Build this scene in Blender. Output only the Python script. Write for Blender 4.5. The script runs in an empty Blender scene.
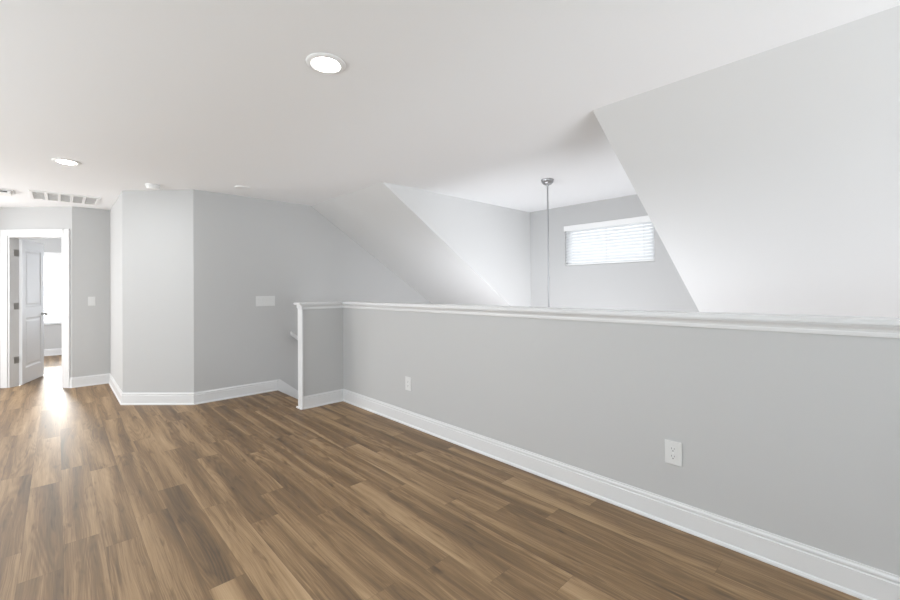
import bpy, bmesh, math, random
from mathutils import Vector, Matrix

S = bpy.context.scene
COL = S.collection
R2 = math.sqrt(0.5)

# ------------------------------------------------------------------ camera
F_PX, PPY = 412.39, 286.256
YAW, PITCH, ROLL = math.radians(43.559), math.radians(0.391), math.radians(0.472)
CAM_H = 1.2844
fw0 = Vector((math.sin(YAW), math.cos(YAW), 0))
rt0 = Vector((math.cos(YAW), -math.sin(YAW), 0))
fwd = fw0 * math.cos(PITCH) + Vector((0, 0, math.sin(PITCH)))
up0 = fw0 * -math.sin(PITCH) + Vector((0, 0, math.cos(PITCH)))
rt = rt0 * math.cos(ROLL) - up0 * math.sin(ROLL)
up = rt0 * math.sin(ROLL) + up0 * math.cos(ROLL)
cam_d = bpy.data.cameras.new('camera')
cam = bpy.data.objects.new('camera', cam_d)
COL.objects.link(cam)
cam.matrix_world = Matrix(((rt.x, up.x, -fwd.x, 0), (rt.y, up.y, -fwd.y, 0), (rt.z, up.z, -fwd.z, CAM_H), (0, 0, 0, 1)))
cam_d.sensor_fit = 'HORIZONTAL'
cam_d.sensor_width = 36
cam_d.lens = F_PX / 900 * 36
cam_d.shift_y = -(300 - PPY) / 900
cam_d.clip_start = 0.02
S.camera = cam

# ------------------------------------------------------------------ world, lights, exposure
S.view_settings.view_transform = 'Standard'
S.view_settings.look = 'None'
S.view_settings.gamma = 1
S.view_settings.use_curve_mapping = False
S.view_settings.exposure = 0.0
w = bpy.data.worlds.new('overcast_sky')
S.world = w
w.use_nodes = True
w.node_tree.nodes['Background'].inputs[0].default_value = (0.93, 0.96, 1.0, 1)
w.node_tree.nodes['Background'].inputs[1].default_value = 2.3


def area(name, loc, direction, sx, sy, power, color=(1, 1, 1), spread=180):
    d = bpy.data.lights.new(name, 'AREA')
    d.shape = 'RECTANGLE'
    d.size, d.size_y, d.energy, d.color = sx, sy, power, color
    d.spread = math.radians(spread)
    o = bpy.data.objects.new(name, d)
    COL.objects.link(o)
    o.location = loc
    o.rotation_euler = Vector(direction).to_track_quat('-Z', 'Y').to_euler()
    return o


# unseen window daylight at the side, hall and foyer, plus added fill lamps
area('fill_back', (1.2, -2.9, 1.0), (0, 1, 2.6), 2.4, 1.5, 80, (0.84, 0.935, 1.0))  # added fill behind the camera, aimed up to brighten the ceiling
area('fill_back_far', (-1.2, -2.9, 1.0), (0, 1, 3.5), 3.0, 1.5, 126, (0.84, 0.935, 1.0))  # second added uplight behind the camera, also for the ceiling
area('fill_side_high', (-2.9, 2.6, 1.0), (1, 0, 3.0), 3.0, 1.5, 88, (0.86, 0.94, 1.0))  # added uplight on the open side, lifts the ceiling
area('daylight_side', (-3.1, 3.3, 1.35), (1, 0.15, -0.3), 2.4, 1.9, 82, (0.88, 0.945, 1.0))
area('daylight_hall', (-2.8, 6.6, 1.3), (1, 0.3, 0.0), 1.6, 1.8, 45, (0.95, 0.975, 1.0))
area('daylight_hall_end', (-1.75, 8.2, 1.1), (0.15, -1, -0.15), 1.6, 1.8, 78, (0.97, 0.98, 1.0))
area('daylight_foyer', (5.1, 2.6, -1.1), (-1, 0, 0.40), 3.4, 2.2, 38, (0.93, 0.95, 1.0))
area('fill_foyer_side', (3.0, 2.6, 0.1), (1, 0.02, 0.02), 1.8, 1.2, 60, (0.93, 0.95, 1.0))  # added lamp hidden behind the half wall to brighten the dormer wall
area('fill_foyer_end', (3.8, -3.1, -0.2), (0, 1, 0.1), 2.2, 1.8, 115, (0.94, 0.955, 1.0))  # added lamp out of view to brighten the stair wall
area('daylight_bedroom', (-0.35, 12.75, 2.75), (0.02, -1, -0.62), 0.95, 1.4, 620, (0.97, 0.98, 1.0))
area('fill_bedroom_side', (1.5, 10.2, 1.4), (-1, -0.25, 0), 1.6, 1.5, 30, (0.88, 0.94, 1.0))  # added lamp out of view, lights the open door leaf
area('fill_bedroom_left', (-2.5, 9.6, 1.4), (1, 0.6, 0), 1.4, 1.5, 95, (0.92, 0.95, 1.0))  # added fill for the bedroom window wall
sun_d = bpy.data.lights.new('sun', 'SUN')
sun_d.energy, sun_d.angle, sun_d.color = 6.0, math.radians(12), (1.0, 0.96, 0.90)
sun = bpy.data.objects.new('sun', sun_d)
COL.objects.link(sun)
sun.rotation_euler = Vector((0.165, -1.95, -0.60)).to_track_quat('-Z', 'Y').to_euler()
DOWNLIGHT_W = 9.5

# ------------------------------------------------------------------ materials


def mat(name, col, rough=0.5, metal=0.0, spec=0.5, emit=None, emit_s=0.0, bump=None, coat=0.0, trans=0.0):
    m = bpy.data.materials.new(name)
    m.use_nodes = True
    nt = m.node_tree
    b = nt.nodes['Principled BSDF']
    b.inputs['Base Color'].default_value = (*col, 1)
    b.inputs['Roughness'].default_value = rough
    b.inputs['Metallic'].default_value = metal
    b.inputs['Specular IOR Level'].default_value = spec
    b.inputs['Coat Weight'].default_value = coat
    b.inputs['Transmission Weight'].default_value = trans
    if emit:
        b.inputs['Emission Color'].default_value = (*emit, 1)
        b.inputs['Emission Strength'].default_value = emit_s
    if bump:
        n = nt.nodes.new('ShaderNodeTexNoise')
        tc = nt.nodes.new('ShaderNodeTexCoord')
        bp = nt.nodes.new('ShaderNodeBump')
        n.inputs['Scale'].default_value = bump[0]
        n.inputs['Detail'].default_value = 3
        bp.inputs['Strength'].default_value = bump[1]
        bp.inputs['Distance'].default_value = 0.001
        nt.links.new(tc.outputs['Object'], n.inputs['Vector'])
        nt.links.new(n.outputs['Fac'], bp.inputs['Height'])
        nt.links.new(bp.outputs['Normal'], b.inputs['Normal'])
    return m


M_WALL = mat('wall_paint', (0.522, 0.521, 0.516), 0.75, spec=0.2, bump=(260, 0.06))
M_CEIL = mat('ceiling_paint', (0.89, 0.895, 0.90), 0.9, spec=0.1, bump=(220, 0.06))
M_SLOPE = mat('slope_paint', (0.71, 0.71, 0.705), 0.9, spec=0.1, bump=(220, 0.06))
M_TRIM = mat('trim_paint', (0.71, 0.71, 0.71), 0.35, spec=0.45)
M_DOOR = mat('door_paint', (0.84, 0.85, 0.87), 0.4, spec=0.4)
M_PLASTIC = mat('white_plastic', (0.68, 0.68, 0.67), 0.35, spec=0.45)
M_FIXT = mat('white_enamel', (0.85, 0.85, 0.84), 0.45, spec=0.4)
M_DARK = mat('dark_slot', (0.03, 0.03, 0.03), 0.6)
M_GREY = mat('grey_slot', (0.22, 0.22, 0.22), 0.6)
M_BACK = mat('vent_backing', (0.8, 0.8, 0.8), 0.7)
M_NICKEL = mat('brushed_nickel', (0.50, 0.49, 0.47), 0.3, metal=1.0)
M_CHROME = mat('satin_chrome', (0.42, 0.42, 0.43), 0.3, metal=1.0)
M_LENS = mat('lit_lens', (0.95, 0.95, 0.92), 0.5, emit=(1.0, 0.97, 0.91), emit_s=26.0)
M_VINYL = mat('window_vinyl', (0.88, 0.88, 0.88), 0.4)


def glass_mat():
    m = bpy.data.materials.new('window_glass')
    m.use_nodes = True
    nt = m.node_tree
    nt.nodes.clear()
    o = nt.nodes.new('ShaderNodeOutputMaterial')
    t = nt.nodes.new('ShaderNodeBsdfTransparent')
    t.inputs[0].default_value = (0.96, 0.97, 0.97, 1)
    g = nt.nodes.new('ShaderNodeBsdfGlossy')
    g.inputs['Roughness'].default_value = 0.02
    mx = nt.nodes.new('ShaderNodeMixShader')
    mx.inputs[0].default_value = 0.06
    nt.links.new(t.outputs[0], mx.inputs[1])
    nt.links.new(g.outputs[0], mx.inputs[2])
    nt.links.new(mx.outputs[0], o.inputs[0])
    return m


def slat_mat():
    m = bpy.data.materials.new('white_blind_slat')
    m.use_nodes = True
    nt = m.node_tree
    nt.nodes.clear()
    o = nt.nodes.new('ShaderNodeOutputMaterial')
    d = nt.nodes.new('ShaderNodeBsdfDiffuse')
    d.inputs[0].default_value = (0.9, 0.9, 0.9, 1)
    t = nt.nodes.new('ShaderNodeBsdfTranslucent')
    t.inputs[0].default_value = (0.92, 0.93, 0.94, 1)
    mx = nt.nodes.new('ShaderNodeMixShader')
    mx.inputs[0].default_value = 0.45
    nt.links.new(d.outputs[0], mx.inputs[1])
    nt.links.new(t.outputs[0], mx.inputs[2])
    nt.links.new(mx.outputs[0], o.inputs[0])
    return m


M_GLASS, M_SLAT = glass_mat(), slat_mat()


def floor_mat():
    m = bpy.data.materials.new('vinyl_plank_floor')
    m.use_nodes = True
    nt = m.node_tree
    L = nt.links.new
    bsdf = nt.nodes['Principled BSDF']

    def N(t, **kw):
        n = nt.nodes.new(t)
        for k, v in kw.items():
            setattr(n, k, v)
        return n

    def put(v, sock):
        if hasattr(v, 'is_output'):
            L(v, sock)
        else:
            sock.default_value = v

    def math_(op, a, b=0.0, c=None):
        n = N('ShaderNodeMath', operation=op)
        put(a, n.inputs[0])
        put(b, n.inputs[1])
        if c is not None:
            put(c, n.inputs[2])
        return n.outputs[0]

    def vec(a, b, c=0.0):
        n = N('ShaderNodeCombineXYZ')
        put(a, n.inputs[0]); put(b, n.inputs[1]); put(c, n.inputs[2])
        return n.outputs[0]

    def noise(v, scale, detail, rough=0.5, dist=0.0):
        n = N('ShaderNodeTexNoise')
        L(v, n.inputs['Vector'])
        n.inputs['Scale'].default_value = scale
        n.inputs['Detail'].default_value = detail
        n.inputs['Roughness'].default_value = rough
        n.inputs['Distortion'].default_value = dist
        return n.outputs['Fac']

    tc = N('ShaderNodeTexCoord')
    sp = N('ShaderNodeSeparateXYZ')
    L(tc.outputs['Object'], sp.inputs[0])
    x, y = sp.outputs[0], sp.outputs[1]
    rf = math_('DIVIDE', math_('SUBTRACT', x, 0.017), 0.15)
    row = math_('FLOOR', rf)
    fx = math_('FRACT', rf)
    wn = N('ShaderNodeTexWhiteNoise', noise_dimensions='1D')
    L(math_('ADD', row, 11.0), wn.inputs['W'])
    yl = math_('ADD', math_('DIVIDE', y, 1.22), math_('MULTIPLY', wn.outputs['Value'], 7.0))
    idx = math_('FLOOR', yl)
    fy = math_('FRACT', yl)
    wp = N('ShaderNodeTexWhiteNoise', noise_dimensions='2D')
    L(vec(row, idx), wp.inputs['Vector'])
    rnd = wp.outputs['Value']
    sc = N('ShaderNodeSeparateColor')
    L(wp.outputs['Color'], sc.inputs[0])
    r2, r3 = sc.outputs[1], sc.outputs[2]
    ox = math_('MULTIPLY', r2, 53.0)
    oy = math_('MULTIPLY', r3, 71.0)
    # slow colour drift along each plank, streaks, fine grain
    def uv(ax, ay, xx=None):
        return vec(math_('ADD', math_('MULTIPLY', x if xx is None else xx, ax), ox), math_('ADD', math_('MULTIPLY', y, ay), oy))

    warp = math_('MULTIPLY', math_('SUBTRACT', noise(uv(5.0, 1.3), 1.0, 2), 0.5), 0.05)
    xw = math_('ADD', x, warp)
    broad = noise(uv(9.5, 0.45, xw), 1.0, 2, 0.5)
    streak = noise(uv(55.0, 0.9, xw), 1.0, 3, 0.6)
    fine = noise(uv(250.0, 3.5, xw), 1.0, 3, 0.65)
    knot = noise(uv(26.0, 4.0, xw), 1.0, 2, 0.5, 0.5)
    rings = math_('SINE', math_('MULTIPLY', noise(uv(9.0, 0.8), 1.0, 1, 0.3), 95.0))
    ringmask = math_('SUBTRACT', noise(uv(8.0, 0.9), 1.0, 1), 0.35)
    kk = math_('MAXIMUM', math_('SUBTRACT', knot, 0.60), 0.0)
    t = math_('MULTIPLY', math_('SUBTRACT', rnd, 0.5), 0.13)
    t = math_('ADD', t, math_('MULTIPLY', math_('SUBTRACT', broad, 0.5), 1.4))
    t = math_('ADD', t, math_('MULTIPLY', math_('SUBTRACT', streak, 0.5), 0.42))
    t = math_('ADD', t, math_('MULTIPLY', math_('SUBTRACT', fine, 0.5), 0.65))
    t = math_('SUBTRACT', t, math_('MULTIPLY', kk, 1.5))
    t = math_('ADD', t, math_('MULTIPLY', math_('MULTIPLY', rings, ringmask), 0.22))
    t = math_('ADD', t, 0.41)
    ramp = N('ShaderNodeValToRGB')
    e = ramp.color_ramp.elements
    e[0].position, e[0].color = 0.0, (0.084, 0.050, 0.023, 1)
    e[1].position, e[1].color = 1.0, (0.49, 0.336, 0.190, 1)
    a = e.new(0.35); a.color = (0.190, 0.112, 0.049, 1)
    a = e.new(0.62); a.color = (0.335, 0.214, 0.107, 1)
    L(t, ramp.inputs[0])
    # thin joints
    ex = math_('MINIMUM', fx, math_('SUBTRACT', 1.0, fx))
    ey = math_('MINIMUM', fy, math_('SUBTRACT', 1.0, fy))
    jx = math_('LESS_THAN', ex, 0.007)
    jy = math_('LESS_THAN', ey, 0.0009)
    j = math_('MAXIMUM', jx, jy)
    mx = N('ShaderNodeMix', data_type='RGBA')
    mx.blend_type = 'MULTIPLY'
    put(math_('MULTIPLY', j, 0.35), mx.inputs[0])
    L(ramp.outputs[0], mx.inputs[6])
    mx.inputs[7].default_value = (0.25, 0.2, 0.16, 1)
    L(mx.outputs[2], bsdf.inputs['Base Color'])
    put(math_('ADD', 0.50, math_('MULTIPLY', fine, 0.08)), bsdf.inputs['Roughness'])
    bsdf.inputs['Specular IOR Level'].default_value = 0.6
    bsdf.inputs['Coat Weight'].default_value = 0.22
    bsdf.inputs['Coat Roughness'].default_value = 0.62
    bp = N('ShaderNodeBump')
    bp.inputs['Strength'].default_value = 0.12
    bp.inputs['Distance'].default_value = 0.0015
    put(math_('SUBTRACT', fine, j), bp.inputs['Height'])
    L(bp.outputs[0], bsdf.inputs['Normal'])
    return m


M_FLOOR = floor_mat()

# ------------------------------------------------------------------ helpers


def obj(name, bm, m, parent=None, loc=None, smooth=False):
    bmesh.ops.recalc_face_normals(bm, faces=bm.faces[:])
    me = bpy.data.meshes.new(name)
    bm.to_mesh(me)
    bm.free()
    me.materials.append(m)
    if smooth:
        for p in me.polygons:
            p.use_smooth = True
        me.set_sharp_from_angle(angle=math.radians(35))
    o = bpy.data.objects.new(name, me)
    COL.objects.link(o)
    if parent:
        o.parent = parent
    if loc:
        o.location = loc
    return o


def tag(o, label, cat, kind='thing', group=None):
    o['label'], o['category'], o['kind'] = label, cat, kind
    if group:
        o['group'] = group
    return o


def struct(name, bm, m, label, cat):
    return tag(obj(name, bm, m), label, cat, 'structure')


def empty(name, loc, label, cat, group=None, rz=0.0, kind='thing'):
    o = bpy.data.objects.new(name, None)
    o.empty_display_size = 0.1
    COL.objects.link(o)
    o.location = loc
    o.rotation_euler = (0, 0, rz)
    return tag(o, label, cat, kind, group)


def box(bm, a, b, bev=0.0, seg=2):
    """axis-aligned box from corner a to corner b"""
    lo = Vector([min(p, q) for p, q in zip(a, b)])
    hi = Vector([max(p, q) for p, q in zip(a, b)])
    r = bmesh.ops.create_cube(bm, size=1.0)
    for v in r['verts']:
        v.co = Vector([lo[i] + (v.co[i] + 0.5) * (hi[i] - lo[i]) for i in range(3)])
    if bev:
        es = list({e for v in r['verts'] for e in v.link_edges})
        bmesh.ops.bevel(bm, geom=es, offset=bev, segments=seg, affect='EDGES', profile=0.6)
    return bm


def prism(bm, poly, axis, a, b):
    """closed polygon (2D) extruded along an axis from a to b"""
    def P(p, t):
        if axis == 'z':
            return (p[0], p[1], t)
        if axis == 'y':
            return (p[0], t, p[1])
        return (t, p[0], p[1])
    va = [bm.verts.new(P(p, a)) for p in poly]
    vb = [bm.verts.new(P(p, b)) for p in poly]
    n = len(poly)
    bm.faces.new(va)
    bm.faces.new(vb[::-1])
    for i in range(n):
        bm.faces.new((va[i], va[(i + 1) % n], vb[(i + 1) % n], vb[i]))
    return bm


def sweep(bm, path, prof, only=None):
    """profile (out, z) along a 2D path; out points to the right of travel; mitred corners; only = one segment"""
    pts = [Vector(p) for p in path]
    nr = []
    for i in range(len(pts) - 1):
        d = (pts[i + 1] - pts[i]).normalized()
        nr.append(Vector((d.y, -d.x)))
    mit = []
    for i in range(len(pts)):
        if i == 0:
            mit.append(nr[0])
        elif i == len(pts) - 1:
            mit.append(nr[-1])
        else:
            s = nr[i - 1] + nr[i]
            mit.append(s / (1 + nr[i - 1].dot(nr[i])))
    segs = range(len(pts) - 1) if only is None else [only]
    idx = sorted({i for s in segs for i in (s, s + 1)})
    rings = [[bm.verts.new((*(pts[i] + mit[i] * o), z)) for o, z in prof] for i in idx]
    k = len(prof)
    for a, b in zip(rings, rings[1:]):
        for q in range(k):
            bm.faces.new((a[q], a[(q + 1) % k], b[(q + 1) % k], b[q]))
    bm.faces.new(rings[0])
    bm.faces.new(rings[-1][::-1])
    return bm


def lathe(bm, prof, seg=40, axis='z'):
    """(r, z) profile turned round the z axis; closes at r = 0"""
    rings = []
    for r, z in prof:
        if r < 1e-6:
            rings.append([bm.verts.new((0, 0, z))])
        else:
            rings.append([bm.verts.new((r * math.cos(2 * math.pi * i / seg), r * math.sin(2 * math.pi * i / seg), z)) for i in range(seg)])
    for a, b in zip(rings, rings[1:]):
        for i in range(seg):
            j = (i + 1) % seg
            if len(a) == 1 and len(b) == 1:
                continue
            if len(a) == 1:
                bm.faces.new((a[0], b[i], b[j]))
            elif len(b) == 1:
                bm.faces.new((a[i], b[0], a[j]))
            else:
                bm.faces.new((a[i], b[i], b[j], a[j]))
    return bm


def tube(bm, pts, r, seg=16):
    pts = [Vector(p) for p in pts]
    rings = []
    for i, p in enumerate(pts):
        t = ((pts[min(i + 1, len(pts) - 1)] - p).normalized() + (p - pts[max(i - 1, 0)]).normalized()).normalized()
        ref = Vector((1, 0, 0)) if abs(t.x) < 0.9 else Vector((0, 0, 1))
        a = t.cross(ref).normalized()
        b = t.cross(a)
        rr = r[i] if isinstance(r, (list, tuple)) else r
        rings.append([bm.verts.new(p + a * rr * math.cos(2 * math.pi * k / seg) + b * rr * math.sin(2 * math.pi * k / seg)) for k in range(seg)])
    for A, B in zip(rings, rings[1:]):
        for k in range(seg):
            bm.faces.new((A[k], A[(k + 1) % seg], B[(k + 1) % seg], B[k]))
    bm.faces.new(rings[0])
    bm.faces.new(rings[-1][::-1])
    return bm


def map_local(bm, o, u, n):
    """local (a, b, z) -> o + u*a + n*b + z"""
    o, u, n = Vector(o), Vector(u), Vector(n)
    for v in bm.verts:
        a, b, z = v.co
        v.co = o + u * a + n * b + Vector((0, 0, z))
    return bm


NB = bmesh.new

# ------------------------------------------------------------------ measures (x = toward the stair opening, y = toward the hall)
CZ = 2.44
HX = 2.404                      # room face of the half wall
RY0, RY1 = 4.337, 4.427         # faces of the short return wall
REND = 1.918                    # free end of the return wall
LY = 5.400                      # wall beside the stair
HSX = 0.534                     # side wall of the hall
GY = 7.532                      # end wall of the hall
DC = (0.138, 7.532)             # corner where the angled door wall starts
SX0 = 2.518                     # where the ceiling starts to slope
FX = 5.20                       # front wall
DY0, DY1 = 1.2915, 3.6948       # dormer sides
TAN = 0.6404
NOSE = 2.048                    # top stair edge
BWY = 11.67                     # bedroom window wall
C1 = (HSX, 6.517 - HSX)
C0 = (6.517 - LY, LY)
WT = 0.12


def dw(s, d=0.0):               # along the door wall, and into it
    return (DC[0] - s * R2 + d * R2, DC[1] + s * R2 + d * R2)


# ------------------------------------------------------------------ floor
b = NB()
prism(b, [(-3.3, -3.3), (HX + 0.10, -3.3), (HX + 0.10, RY1), (NOSE, RY1), (NOSE, LY + 0.02), (1.4, LY + 0.02), (1.4, 6.2), (1.7, 6.2), (1.7, BWY + 0.15), (-2.8, BWY + 0.15), (-2.8, 8.4), (-3.3, 8.4)], 'z', -0.28, 0.0)
struct('floor', b, M_FLOOR, 'warm brown wood-look plank floor running past the half wall into the hall', 'floor')
b = NB()
box(b, (-0.2, -3.3, -2.9), (FX + 0.15, LY + 0.2, -2.72))
struct('floor_foyer', b, M_FLOOR, 'lower foyer floor far below behind the half wall', 'floor')
b = NB()
st = []
n = 13
for i in range(n):
    st.append((NOSE + 0.005 + i * 0.25, -0.2 * (i + 1)))
    st.append((NOSE + 0.005 + (i + 1) * 0.25, -0.2 * (i + 1)))
poly = st + [(st[-1][0], -2.72), (NOSE + 0.005, -2.72)]
poly = [p for p in poly if p[0] < FX + 0.5]
prism(b, poly, 'y', RY1 + 0.03, LY - 0.022)
o = struct('floor_stairs', b, M_FLOOR, 'flight of wooden stairs going down between the return wall and the left wall', 'stairs')

# ------------------------------------------------------------------ walls
wall_path = [dw(1.04), DC, (DC[0] + 0.0001, GY), (HSX, GY), C1, C0, (FX, LY)]
run = [DC, (HSX, GY), C1, C0, (FX + 0.0, LY)]


def wall_seg(name, i, z0, label):
    prof = [(0, z0), (0, CZ), (-WT, CZ), (-WT, z0)]
    struct(name, sweep(NB(), [dw(0.3)] + run, prof, i + 1), M_WALL, label, 'wall')


wall_seg('wall_hall_end', 0, 0.0, 'narrow light grey wall with one switch right of the bedroom doorway')
wall_seg('wall_hall_side', 1, 0.0, 'bright sliver of wall seen edge-on beside the angled corner wall')
wall_seg('wall_corner', 2, 0.0, 'tall light grey angled wall face between hall and stair wall')
wall_seg('wall_stair', 3, -2.72, 'light grey wall with a wide switch plate above the stair opening')

# angled door wall: pieces round the opening
S0, S1, DH = 0.115, 0.885, 2.05
bw = NB()
nk = math.tan(math.radians(22.5)) * WT
for poly in ([dw(0), dw(S0), dw(S0, WT), dw(-nk, WT)], [dw(S1), dw(1.06), dw(1.06, WT), dw(S1, WT)]):
    prism(bw, poly, 'z', 0, CZ)
prism(bw, [dw(S0), dw(S1), dw(S1, WT), dw(S0, WT)], 'z', DH, CZ)
struct('wall_door', bw, M_WALL, 'bright angled wall around the open bedroom doorway', 'wall')

# the unseen room behind and beside the camera
b = NB()
box(b, (-3.32, -3.32, 0), (-3.2, 8.40, CZ))
struct('wall_left', b, M_WALL, 'long side wall of the loft left of the camera', 'wall')
b = NB()
box(b, (-3.2, -3.32, 0), (SX0, -3.2, CZ))
box(b, (SX0, -3.32, -2.72), (FX, -3.2, CZ))
struct('wall_back', b, M_WALL, 'wall behind the camera', 'wall')

# half wall and its return
b = NB()
prism(b, [(HX, -3.2), (HX + 0.10, -3.2), (HX + 0.10, RY1), (REND, RY1), (REND, RY0), (HX, RY0)], 'z', 0, 1.128)
struct('wall_half', b, M_WALL, 'long grey half wall with a short return guarding the stair and foyer', 'half wall')
b = NB()
box(b, (HX + 0.0, -3.2, -2.72), (HX + 0.10, RY1, -0.28))
struct('wall_foyer', b, M_WALL, 'foyer wall below the half wall', 'wall')

# ceiling, slopes, front wall
b = NB()
prism(b, [(-3.4, -3.4), (SX0, -3.4), (SX0, DY0), (FX + 0.12, DY0), (FX + 0.12, DY1), (SX0, DY1), (SX0, BWY + 0.2), (-3.4, BWY + 0.2)], 'z', CZ, CZ + 0.15)
struct('ceiling', b, M_CEIL, 'flat white ceiling running out into the dormer over the foyer', 'ceiling')
zf = CZ - TAN * (FX - SX0)
sl = [(SX0, CZ), (FX, zf), (FX, CZ + 0.15), (SX0, CZ + 0.15)]
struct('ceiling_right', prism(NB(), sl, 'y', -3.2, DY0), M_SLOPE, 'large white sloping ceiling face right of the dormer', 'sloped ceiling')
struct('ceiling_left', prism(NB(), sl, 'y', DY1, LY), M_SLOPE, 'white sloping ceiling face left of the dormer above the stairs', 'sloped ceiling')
WY0, WY1, WZ0, WZ1 = 1.895, 3.10, 1.598, 2.150
b = NB()
box(b, (FX, -3.2, -2.72), (FX + 0.12, WY0, CZ))
box(b, (FX, WY1, -2.72), (FX + 0.12, LY + WT, CZ))
box(b, (FX, WY0, -2.72), (FX + 0.12, WY1, WZ0))
box(b, (FX, WY0, WZ1), (FX + 0.12, WY1, CZ))
struct('wall_front', b, M_WALL, 'far dormer wall with a small blind-covered window', 'wall')

# bedroom shell
b = NB()
BW0, BW1, BZ0, BZ1 = -0.80, 0.115, 0.655, 2.09
box(b, (-2.7, BWY, 0), (BW0, BWY + 0.14, CZ))
box(b, (BW1, BWY, 0), (1.6, BWY + 0.14, CZ))
box(b, (BW0, BWY, 0), (BW1, BWY + 0.14, BZ0))
box(b, (BW0, BWY, BZ1), (BW1, BWY + 0.14, CZ))
struct('wall_bedroom', b, M_WALL, 'bedroom window wall seen through the open doorway', 'wall')
b = NB()
box(b, (-2.82, 8.28, 0), (-2.7, BWY + 0.14, CZ))
box(b, (-3.2, 8.28, 0), (-0.60, 8.40, CZ))
struct('wall_bedroom_left', b, M_WALL, 'left wall of the bedroom beyond the doorway', 'wall')
b = NB()
box(b, (1.6, 7.66, 0), (1.72, BWY + 0.14, CZ))
box(b, (HSX + 0.13, 7.54, 0), (1.6, 7.66, CZ))
struct('wall_bedroom_right', b, M_WALL, 'right wall of the bedroom beyond the doorway', 'wall')

# ------------------------------------------------------------------ baseboards
BB = [(0, 0), (0.021, 0), (0.021, 0.007), (0.018, 0.015), (0.0125, 0.019), (0.0125, 0.104), (0.0085, 0.108), (0.0085, 0.113), (0.0115, 0.117), (0.0105, 0.124), (0.006, 0.130), (0.005, 0.138), (0, 0.138)]


def bb(name, path, i, label):
    o = struct(name, sweep(NB(), path, BB, i), M_TRIM, label, 'baseboard')
    for p in o.data.polygons:
        p.use_smooth = False
    return o


runb = [dw(0.028), DC, (HSX, GY), C1, C0, (NOSE + 0.0, LY)]
bb('baseboard_door_wall', runb, 0, 'short piece of white baseboard at the doorway casing')
bb('baseboard_hall_end', runb, 1, 'white baseboard under the narrow hall end wall')
bb('baseboard_hall_side', runb, 2, 'white baseboard running toward the hall beside the angled wall')
bb('baseboard_corner', runb, 3, 'white baseboard under the angled corner wall')
bb('baseboard_stair', runb, 4, 'white baseboard under the stair wall ending at the top step')
runh = [(REND, RY0), (HX, RY0), (HX, -3.2)]
bb('baseboard_return', runh, 0, 'white baseboard on the short return of the half wall')
bb('baseboard_half', runh, 1, 'long white baseboard along the foot of the half wall')
bb('baseboard_bedroom', [(-2.7, BWY), (1.6, BWY)], 0, 'white baseboard under the bedroom window')

# ------------------------------------------------------------------ cap, moulding, end board, stair skirt
ov = 0.034
b = NB()
prism(b, [(HX - ov, -3.2), (HX + 0.10 + ov, -3.2), (HX + 0.10 + ov, RY1 + ov), (REND - 0.046, RY1 + ov), (REND - 0.046, RY0 - ov), (HX - ov, RY0 - ov)], 'z', 1.128, 1.149)
bmesh.ops.bevel(b, geom=[e for e in b.edges if abs(e.verts[0].co.z - e.verts[1].co.z) < 1e-5], offset=0.005, segments=3, affect='EDGES')
struct('trim_1', b, M_TRIM, 'white painted cap board along the top of the half wall', 'half wall cap')
MO = [(0, 1.076), (0.0055, 1.076), (0.0075, 1.082), (0.0085, 1.092), (0.0075, 1.096), (0.0105, 1.106), (0.0155, 1.114), (0.0185, 1.119), (0.0185, 1.128), (0, 1.128)]
b = sweep(NB(), [(REND, RY0), (HX, RY0), (HX, -3.2)], MO)
box(b, (REND - 0.022, RY0 - 0.024, 1.088), (REND - 0.0145, RY1 + 0.012, 1.128), 0.003)
struct('trim_2', b, M_TRIM, 'white moulding strip tucked under the half wall cap', 'moulding')
b = NB()
box(b, (REND - 0.014, RY0 - 0.016, 0), (REND, RY1 + 0.004, 1.128), 0.002)
box(b, (REND - 0.030, RY0 - 0.022, 0), (REND - 0.0135, RY1 + 0.02, 0.016), 0.003)
struct('trim_3', b, M_TRIM, 'white upright board covering the free end of the return wall', 'end board')
b = NB()
prism(b, [(NOSE, 0.138), (NOSE + 0.03, 0.138), (NOSE + 3.1, 0.138 - 0.8 * 3.07), (NOSE + 3.1, -0.16 - 0.8 * 3.07), (NOSE, -0.16)], 'y', LY - 0.018, LY)
struct('trim_4', b, M_TRIM, 'white skirt board sloping down the stair wall', 'stair skirt')

# ------------------------------------------------------------------ door casing and jamb
b = NB()
CS = [(0.0, 0.0), (0.083, 0.0), (0.083, -0.017), (0.07, -0.019), (0.055, -0.015), (0.02, -0.013), (0.0, -0.010)]


def casing_leg(bm, s_in, sgn, z1):
    poly = [dw(s_in + sgn * a, d) for a, d in CS]
    prism(bm, poly, 'z', 0.0, z1)


casing_leg(b, S0 - 0.005, -1, DH + 0.085)
casing_leg(b, S1 + 0.005, +1, DH + 0.085)
hv = []
for s in (S0 - 0.005, S1 + 0.005):
    hv.append([b.verts.new((*dw(s, d - 0.0005), DH + 0.005 + a)) for a, d in CS])
for q in range(len(CS)):
    r_ = (q + 1) % len(CS)
    b.faces.new((hv[0][q], hv[0][r_], hv[1][r_], hv[1][q]))
b.faces.new(hv[0]); b.faces.new(hv[1][::-1])
struct('trim_5', b, M_TRIM, 'white moulded casing around the bedroom doorway', 'door casing')
b = NB()
JT = 0.018
prism(b, [dw(S0), dw(S0 + JT), dw(S0 + JT, WT), dw(S0, WT)], 'z', 0, DH)
prism(b, [dw(S1 - JT), dw(S1), dw(S1, WT), dw(S1 - JT, WT)], 'z', 0, DH)
prism(b, [dw(S0 + JT), dw(S1 - JT), dw(S1 - JT, WT), dw(S0 + JT, WT)], 'z', DH - JT, DH)
prism(b, [dw(S0 + JT), dw(S0 + JT + 0.012), dw(S0 + JT + 0.012, 0.08), dw(S0 + JT, 0.08)], 'z', 0, DH - JT)
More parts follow.
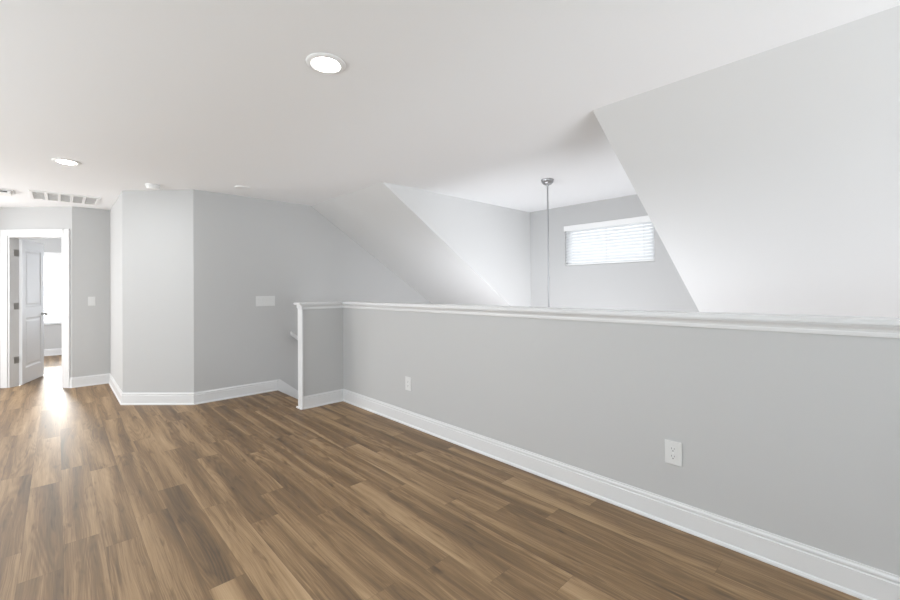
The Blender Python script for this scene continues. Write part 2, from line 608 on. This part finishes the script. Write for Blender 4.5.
struct('trim_6', b, M_TRIM, 'white jamb lining the bedroom doorway', 'door jamb')

# ------------------------------------------------------------------ bedroom door, hinged on the left jamb
pin = dw(S1 - JT + 0.006, WT + 0.001)
ang = math.radians(90 - 15.8)
DW_, DHH, DT = 0.745, 2.02, 0.035
# local: x along the leaf, y = thickness away from hall face, z up
door = empty('door_1', (pin[0], pin[1], 0.008), 'white two panel bedroom door standing open on the left jamb', 'door', None, ang, 'structure')


def panel_face(bm, y, sgn):
    """face with two recessed panels"""
    xs = [0.003, 0.115, DW_ - 0.11, DW_]
    zs = [0.0, 0.22, 0.92, 1.07, DHH - 0.13, DHH]
    g = [[bm.verts.new((x, y, z)) for x in xs] for z in zs]
    for i in range(5):
        for j in range(3):
            v = [g[i][j], g[i][j + 1], g[i + 1][j + 1], g[i + 1][j]]
            if j == 1 and i in (1, 3):
                prev = v
                for ins, dep in ((0.012, 0.009), (0.03, 0.010), (0.055, 0.004)):
                    x0, x1, z0, z1 = xs[1] + ins, xs[2] - ins, zs[i] + ins, zs[i + 1] - ins
                    nw = [bm.verts.new((x0, y - sgn * dep, z0)), bm.verts.new((x1, y - sgn * dep, z0)), bm.verts.new((x1, y - sgn * dep, z1)), bm.verts.new((x0, y - sgn * dep, z1))]
                    for q in range(4):
                        bm.faces.new((prev[q], prev[(q + 1) % 4], nw[(q + 1) % 4], nw[q]))
                    prev = nw
                bm.faces.new(prev)
            else:
                bm.faces.new(v)
    return g


b = NB()
ga = panel_face(b, 0.0, 1)
gb = panel_face(b, -DT, -1)
for j in range(3):
    b.faces.new((ga[0][j], ga[0][j + 1], gb[0][j + 1], gb[0][j]))
    b.faces.new((ga[5][j], ga[5][j + 1], gb[5][j + 1], gb[5][j]))
for i in range(5):
    b.faces.new((ga[i][0], ga[i + 1][0], gb[i + 1][0], gb[i][0]))
    b.faces.new((ga[i][3], ga[i + 1][3], gb[i + 1][3], gb[i][3]))
DOOR_FLIP = -1      # hall face turned toward the room
leaf = obj('door_leaf', b, M_DOOR, door)
for zc in (0.36, 1.10, 1.83):
    h = NB()
    tube(h, [(0, 0.004, zc - 0.045), (0, 0.004, zc + 0.045)], 0.007, 12)
    o = obj('hinge', h, M_NICKEL, door, smooth=True)
    o['label'] = 'nickel hinge knuckle'
    # leaf of the hinge let into the jamb (world frame)
    q = NB()
    prism(q, [dw(S1 - JT - 0.0025, WT - 0.064), dw(S1 - JT + 0.001, WT - 0.064), dw(S1 - JT + 0.001, WT), dw(S1 - JT - 0.0025, WT)], 'z', zc - 0.045, zc + 0.045)
    inv = Matrix.Translation(door.location) @ Matrix.Rotation(ang, 4, 'Z')
    inv.invert()
    for v in q.verts:
        v.co = inv @ v.co
    obj('hinge_plate', q, M_NICKEL, o)
for sgn in (1, -1):
    k = NB()
    lathe(k, [(0, 0.0), (0.026, 0.0), (0.026, 0.006), (0.012, 0.009), (0.011, 0.03), (0.020, 0.036), (0.027, 0.047), (0.025, 0.058), (0.014, 0.065), (0, 0.066)], 24)
    y0 = 0.0 if sgn == 1 else -DT
    for v in k.verts:
        x, y, z = v.co
        v.co = (DW_ - 0.065 + x, y0 + sgn * z, 0.95 + y)
    o = obj('knob', k, M_NICKEL, door, smooth=True)
    o['label'] = 'round nickel door knob'


# ------------------------------------------------------------------ windows and blinds
def window(name, o, u, n, W, z0, z1, label, rail=None):
    """o: left bottom corner on the wall plane, u: along the wall, n: into the room; frame set 7 cm back"""
    e = empty(name, (0, 0, 0), label, 'window', kind='structure')
    f = NB()
    t = 0.045
    box(f, (0, -0.115, z0), (t, -0.065, z1)); box(f, (W - t, -0.115, z0), (W, -0.065, z1))
    box(f, (t, -0.115, z0), (W - t, -0.065, z0 + t)); box(f, (t, -0.115, z1 - t), (W - t, -0.065, z1))
    if rail:
        box(f, (t, -0.11, rail - 0.02), (W - t, -0.068, rail + 0.02))
    obj('window_frame', map_local(f, o, u, n), M_VINYL, e)
    g = NB()
    box(g, (t, -0.094, z0 + t), (W - t, -0.088, z1 - t))
    obj('pane', map_local(g, o, u, n), M_GLASS, e)
    return e


def blind(o, u, n, W, z0, z1, pitch, tilt, label, proud, cords, group=None):
    e = empty('window_blind', (*o, z0), label, 'window blind', group)
    base = Vector((*o, z0))
    def add(nm, bm, m, parent=e, smooth=False):
        map_local(bm, (o[0], o[1], 0), (*u, 0), (*n, 0))
        for v in bm.verts:
            v.co -= base
        return obj(nm, bm, m, parent, smooth=smooth)
    f = NB()
    box(f, (-proud, -0.012, z1 - 0.066), (W + proud, 0.012, z1 + 0.008), 0.004)
    add('valance', f, M_FIXT)
    f = NB()
    box(f, (0.006, -0.055, z1 - 0.045), (W - 0.006, -0.014, z1 - 0.002))
    add('head_rail', f, M_FIXT)
    f = NB()
    z = z1 - 0.075
    wd = 0.050
    c, s = math.cos(tilt), math.sin(tilt)
    while z > z0 + 0.035:
        prof = []
        for k in range(5):
            q = (k / 4 - 0.5) * wd
            bow = 0.003 * (1 - (2 * k / 4 - 1) ** 2)
            prof.append((q, bow))
        ring = [(q * c - h * s, q * s + h * c) for q, h in prof] + [(q * c - (h - 0.0025) * s, q * s + (h - 0.0025) * c) for q, h in prof[::-1]]
        prism(f, [(p[0] - 0.029, z + p[1]) for p in ring], 'x', 0.002, W - 0.002)
        z -= pitch
    add('slat_panel', f, M_SLAT)
    f = NB()
    box(f, (0.006, -0.06, z0 + 0.004), (W - 0.006, -0.01, z0 + 0.022), 0.003)
    add('bottom_rail', f, M_FIXT)
    for cx in cords:
        f = NB()
        for yy in (-0.008, -0.062):
            box(f, (cx - 0.0022, yy - 0.001, z0 + 0.02), (cx + 0.0022, yy + 0.001, z1 - 0.06))
        add('ladder_cord', f, M_FIXT)
    return e


# dormer window (wall at x = FX, room toward -x), u runs toward -y so that local 0 is the left edge as seen
window('window_1', (FX, WY1, 0), (0, -1, 0), (-1, 0, 0), WY1 - WY0, WZ0, WZ1, 'small wide window high on the dormer wall')
blind((FX, WY1), (0, -1), (-1, 0), WY1 - WY0, WZ0, WZ1, 0.041, math.radians(-52), 'wide short white slatted blind on the dormer window', 0.012, (0.12, 0.60, 1.08))
window('window_2', (BW0, BWY, 0), (1, 0, 0), (0, -1, 0), BW1 - BW0, BZ0, BZ1, 'tall bedroom window behind the half open door', 1.373)
blind((BW0, BWY), (1, 0), (0, -1), BW1 - BW0, BZ0, BZ1, 0.043, math.radians(-16), 'tall white slatted blind on the bedroom window behind the door', 0.004, (0.12, 0.46, 0.80))
b = NB()
box(b, (BW0 - 0.04, BWY - 0.03, BZ0 - 0.022), (BW1 + 0.04, BWY + 0.06, BZ0), 0.004)
struct('trim_7', b, M_TRIM, 'white sill board under the bedroom window', 'window sill')

# ------------------------------------------------------------------ ceiling things


def downlight(loc, label):
    e = empty('recessed_downlight', loc, label, 'ceiling light', 'round recessed ceiling lights')
    t = NB()
    lathe(t, [(0.063, -0.004), (0.074, -0.010), (0.090, -0.008), (0.097, -0.003), (0.098, 0.0), (0.063, 0.0)], 48)
    bm = t
    obj('trim_ring', bm, M_FIXT, e, smooth=True)
    l = NB()
    lathe(l, [(0.064, -0.005), (0.058, -0.010), (0.045, -0.017), (0.02, -0.0205), (0, -0.021)], 48)
    o = obj('lens', l, M_LENS, e, smooth=True)
    o['label'] = 'glowing white lens'
    d = bpy.data.lights.new('downlight_beam', 'AREA')
    d.shape = 'DISK'
    d.size = 0.13
    d.energy = DOWNLIGHT_W
    d.color = (0.95, 0.975, 1.0)
    lo = bpy.data.objects.new('downlight_beam', d)
    COL.objects.link(lo)
    lo.parent = e
    lo.location = (0, 0, -0.024)
    return e


downlight((0.992, 1.948, CZ), 'glowing round recessed ceiling light nearest the camera, high in the frame')
downlight((0.058, 4.960, CZ), 'glowing round recessed ceiling light over the hall before the doorway')

e = empty('smoke_detector', (0.750, 5.45, CZ), 'white domed smoke detector on the ceiling before the angled wall', 'smoke detector')
b = NB()
lathe(b, [(0, 0), (0.068, 0), (0.068, -0.012), (0.060, -0.016), (0, -0.016)], 40)
obj('base', b, M_FIXT, e, smooth=True)
b = NB()
lathe(b, [(0.062, -0.017), (0.062, -0.030), (0.055, -0.044), (0.032, -0.050), (0, -0.051)], 40)
obj('cover', b, M_FIXT, e, smooth=True)
e = empty('ceiling_sensor', (1.50, 4.93, CZ), 'low flat white round cover on the ceiling near the stair wall', 'ceiling sensor')
b = NB()
lathe(b, [(0, 0), (0.085, 0), (0.083, -0.006), (0.070, -0.010), (0.055, -0.0105)], 40)
obj('rim', b, M_FIXT, e, smooth=True)
b = NB()
lathe(b, [(0.055, -0.0105), (0.045, -0.007), (0, -0.006)], 40)
obj('cover', b, M_FIXT, e, smooth=True)

# square unit cut by the left frame edge
e = empty('ceiling_alarm', (-0.47, 6.86, CZ), 'square white ceiling unit with a dark slot cut by the left frame edge', 'ceiling vent')
b = NB()
box(b, (-0.105, -0.13, -0.012), (0.105, 0.13, 0), 0.004)
obj('frame', b, M_FIXT, e)
b = NB()
box(b, (-0.085, -0.11, -0.040), (0.085, 0.11, -0.012), 0.006)
obj('cover', b, M_FIXT, e)
b = NB()
box(b, (-0.06, -0.113, -0.031), (0.06, -0.106, -0.021))
o = obj('slot', b, M_DARK, e)
o['label'] = 'dark slot'

# return air grille
VX0, VX1, VY0, VY1 = -0.240, 0.380, 6.60, 7.16
e = empty('ceiling_vent', ((VX0 + VX1) / 2, (VY0 + VY1) / 2, CZ), 'wide white louvred air return grille on the hall ceiling before the door', 'ceiling vent')
W2, H2 = (VX1 - VX0) / 2, (VY1 - VY0) / 2
b = NB()
fr = 0.030
for a, c in (((-W2, -H2), (W2, -H2 + fr)), ((-W2, H2 - fr), (W2, H2)), ((-W2, -H2 + fr), (-W2 + fr, H2 - fr)), ((W2 - fr, -H2 + fr), (W2, H2 - fr))):
    box(b, (*a, -0.012), (*c, 0), 0.003)
obj('frame', b, M_FIXT, e)
b = NB()
box(b, (-W2 + fr, -H2 + fr, -0.002), (W2 - fr, H2 - fr, 0))
obj('backing', b, M_BACK, e)
cell = (2 * W2 - 2 * fr) / 5
for i in range(1, 5):
    b = NB()
    x = -W2 + fr + i * cell
    box(b, (x - 0.013, -H2 + fr, -0.011), (x + 0.013, H2 - fr, -0.003))
    obj('divider', b, M_FIXT, e)
b = NB()
y = -H2 + fr + 0.008
while y < H2 - fr - 0.006:
    prism(b, [(y + 0.009, -0.003), (y + 0.011, -0.003), (y + 0.003, -0.0085), (y, -0.0085)], 'x', -W2 + fr, W2 - fr)
    y += 0.0135
obj('louvre_panel', b, M_FIXT, e)

# pendant over the foyer
e = empty('pendant_light', (3.775, 2.452, CZ), 'nickel pendant lamp stem hanging from a round canopy in the dormer', 'pendant light')
b = NB()
lathe(b, [(0, 0), (0.066, 0), (0.067, -0.006), (0.064, -0.020), (0.057, -0.036), (0.045, -0.049), (0.030, -0.057), (0.014, -0.060), (0.012, -0.070), (0, -0.071)], 36)
obj('canopy', b, M_CHROME, e, smooth=True)
b = NB()
tube(b, [(0, 0, -0.068), (0, 0, -1.75)], 0.0085, 16)
for z in (-0.55, -1.05, -1.55):
    tube(b, [(0, 0, z - 0.012), (0, 0, z + 0.012)], 0.0105, 16)
obj('stem', b, M_CHROME, e, smooth=True)
b = NB()
lathe(b, [(0, -1.74), (0.02, -1.745), (0.045, -1.77), (0.05, -1.82), (0.03, -1.85), (0, -1.86)], 30)
obj('hub', b, M_CHROME, e, smooth=True)


# ------------------------------------------------------------------ wall plates.  local: a = along wall, b = out of wall, z up
def plate_base(bm, w, h, d=0.006):
    box(bm, (-w / 2, 0, -h / 2), (w / 2, d, h / 2), 0.0030, 3)


def placed(bm, u, n):
    return map_local(bm, (0, 0, 0), (*u, 0), (*n, 0))


def outlet(loc, u, n, label):
    e = empty('electrical_outlet', loc, label, 'electrical outlet', 'white duplex outlets on the half wall')
    b = NB()
    plate_base(b, 0.085, 0.126, 0.0075)
    obj('cover_plate', placed(b, u, n), M_PLASTIC, e)
    for z in (0.020, -0.020):
        b = NB()
        pts = []
        for k in range(28):
            t = 2 * math.pi * k / 28
            pts.append((0.0175 * math.cos(t), max(-0.0145, min(0.0145, 0.0175 * math.sin(t))) + z))
        prism(b, pts, 'y', 0.005, 0.0095)
        r = obj('receptacle', placed(b, u, n), M_PLASTIC, e)
        b = NB()
        box(b, (-0.0085, 0.009, z - 0.001), (-0.0055, 0.0098, z + 0.0085))
        box(b, (0.0055, 0.009, z + 0.0), (0.0085, 0.0098, z + 0.008))
        prism(b, [(0.0035 * math.cos(t * 0.6283), z - 0.0085 + 0.0035 * math.sin(t * 0.6283)) for t in range(10)], 'y', 0.009, 0.0098)
        o = obj('slot', placed(b, u, n), M_GREY, r)
        o['label'] = 'dark plug slots'
    b = NB()
    prism(b, [(0.003 * math.cos(t * 0.5236), 0.003 * math.sin(t * 0.5236)) for t in range(12)], 'y', 0.006, 0.0078)
    obj('screw', placed(b, u, n), M_FIXT, e)
    return e


outlet((HX, 0.790, 0.393), (0, -1), (-1, 0), 'white duplex outlet low on the half wall, farthest from the return corner')
outlet((HX, 3.108, 0.393), (0, -1), (-1, 0), 'white duplex outlet low on the half wall, nearest the return corner')


def switch(loc, u, n, gangs, w, h, name, label):
    e = empty(name, loc, label, 'light switch')
    b = NB()
    plate_base(b, w, h)
    obj('cover_plate', placed(b, u, n), M_PLASTIC, e)
    for i in range(gangs):
        x = (i - (gangs - 1) / 2) * 0.046
        b = NB()
        prism(b, [(0.0055, -0.033), (0.0085, -0.033), (0.0072, 0), (0.0105, 0.033), (0.0055, 0.033)], 'x', x - 0.0165, x + 0.0165)
        obj('rocker', placed(b, u, n), M_PLASTIC, e)
    return e


switch((1.905, LY, 1.152), (1, 0), (0, -1), 4, 0.235, 0.128, 'light_switch', 'wide white four gang switch plate on the stair wall')
switch((0.338, GY, 1.158), (1, 0), (0, -1), 1, 0.078, 0.124, 'light_switch', 'small single white light switch on the hall end wall')

# ------------------------------------------------------------------ handrail down the stair wall
hx, hz, hy = 2.20, 0.727, LY - 0.068
e = empty('handrail', (hx, LY, hz), 'white stair handrail end on the stair wall behind the return', 'handrail')
sl_ = -0.8


def rel(x, y, z):
    return (x - hx, y - LY, z - hz)


b = NB()
pr = [(-0.018, -0.026), (0.018, -0.026), (0.021, -0.012), (0.018, -0.002), (0.024, 0.008), (0.020, 0.020), (0.008, 0.026), (-0.008, 0.026), (-0.020, 0.020), (-0.024, 0.008), (-0.018, -0.002), (-0.021, -0.012)]
ra, rb_ = [], []
for q, z in pr:
    ra.append(b.verts.new(rel(hx, hy + q, hz + z)))
    rb_.append(b.verts.new(rel(hx + 2.8, hy + q, hz + z + sl_ * 2.8)))
for k in range(len(pr)):
    b.faces.new((ra[k], ra[(k + 1) % len(pr)], rb_[(k + 1) % len(pr)], rb_[k]))
b.faces.new(ra); b.faces.new(rb_[::-1])
obj('rail', b, M_TRIM, e, smooth=True)
for xx in (hx + 0.16, hx + 1.4, hx + 2.6):
    zz = hz + sl_ * (xx - hx)
    b = NB()
    tube(b, [rel(xx, LY, zz - 0.075), rel(xx, LY - 0.045, zz - 0.072), rel(xx, hy, zz - 0.05), rel(xx, hy, zz - 0.018)], 0.007, 12)
    tube(b, [rel(xx, LY, zz - 0.075), rel(xx, LY - 0.006, zz - 0.075)], 0.028, 20)
    obj('bracket', b, M_NICKEL, e, smooth=True)
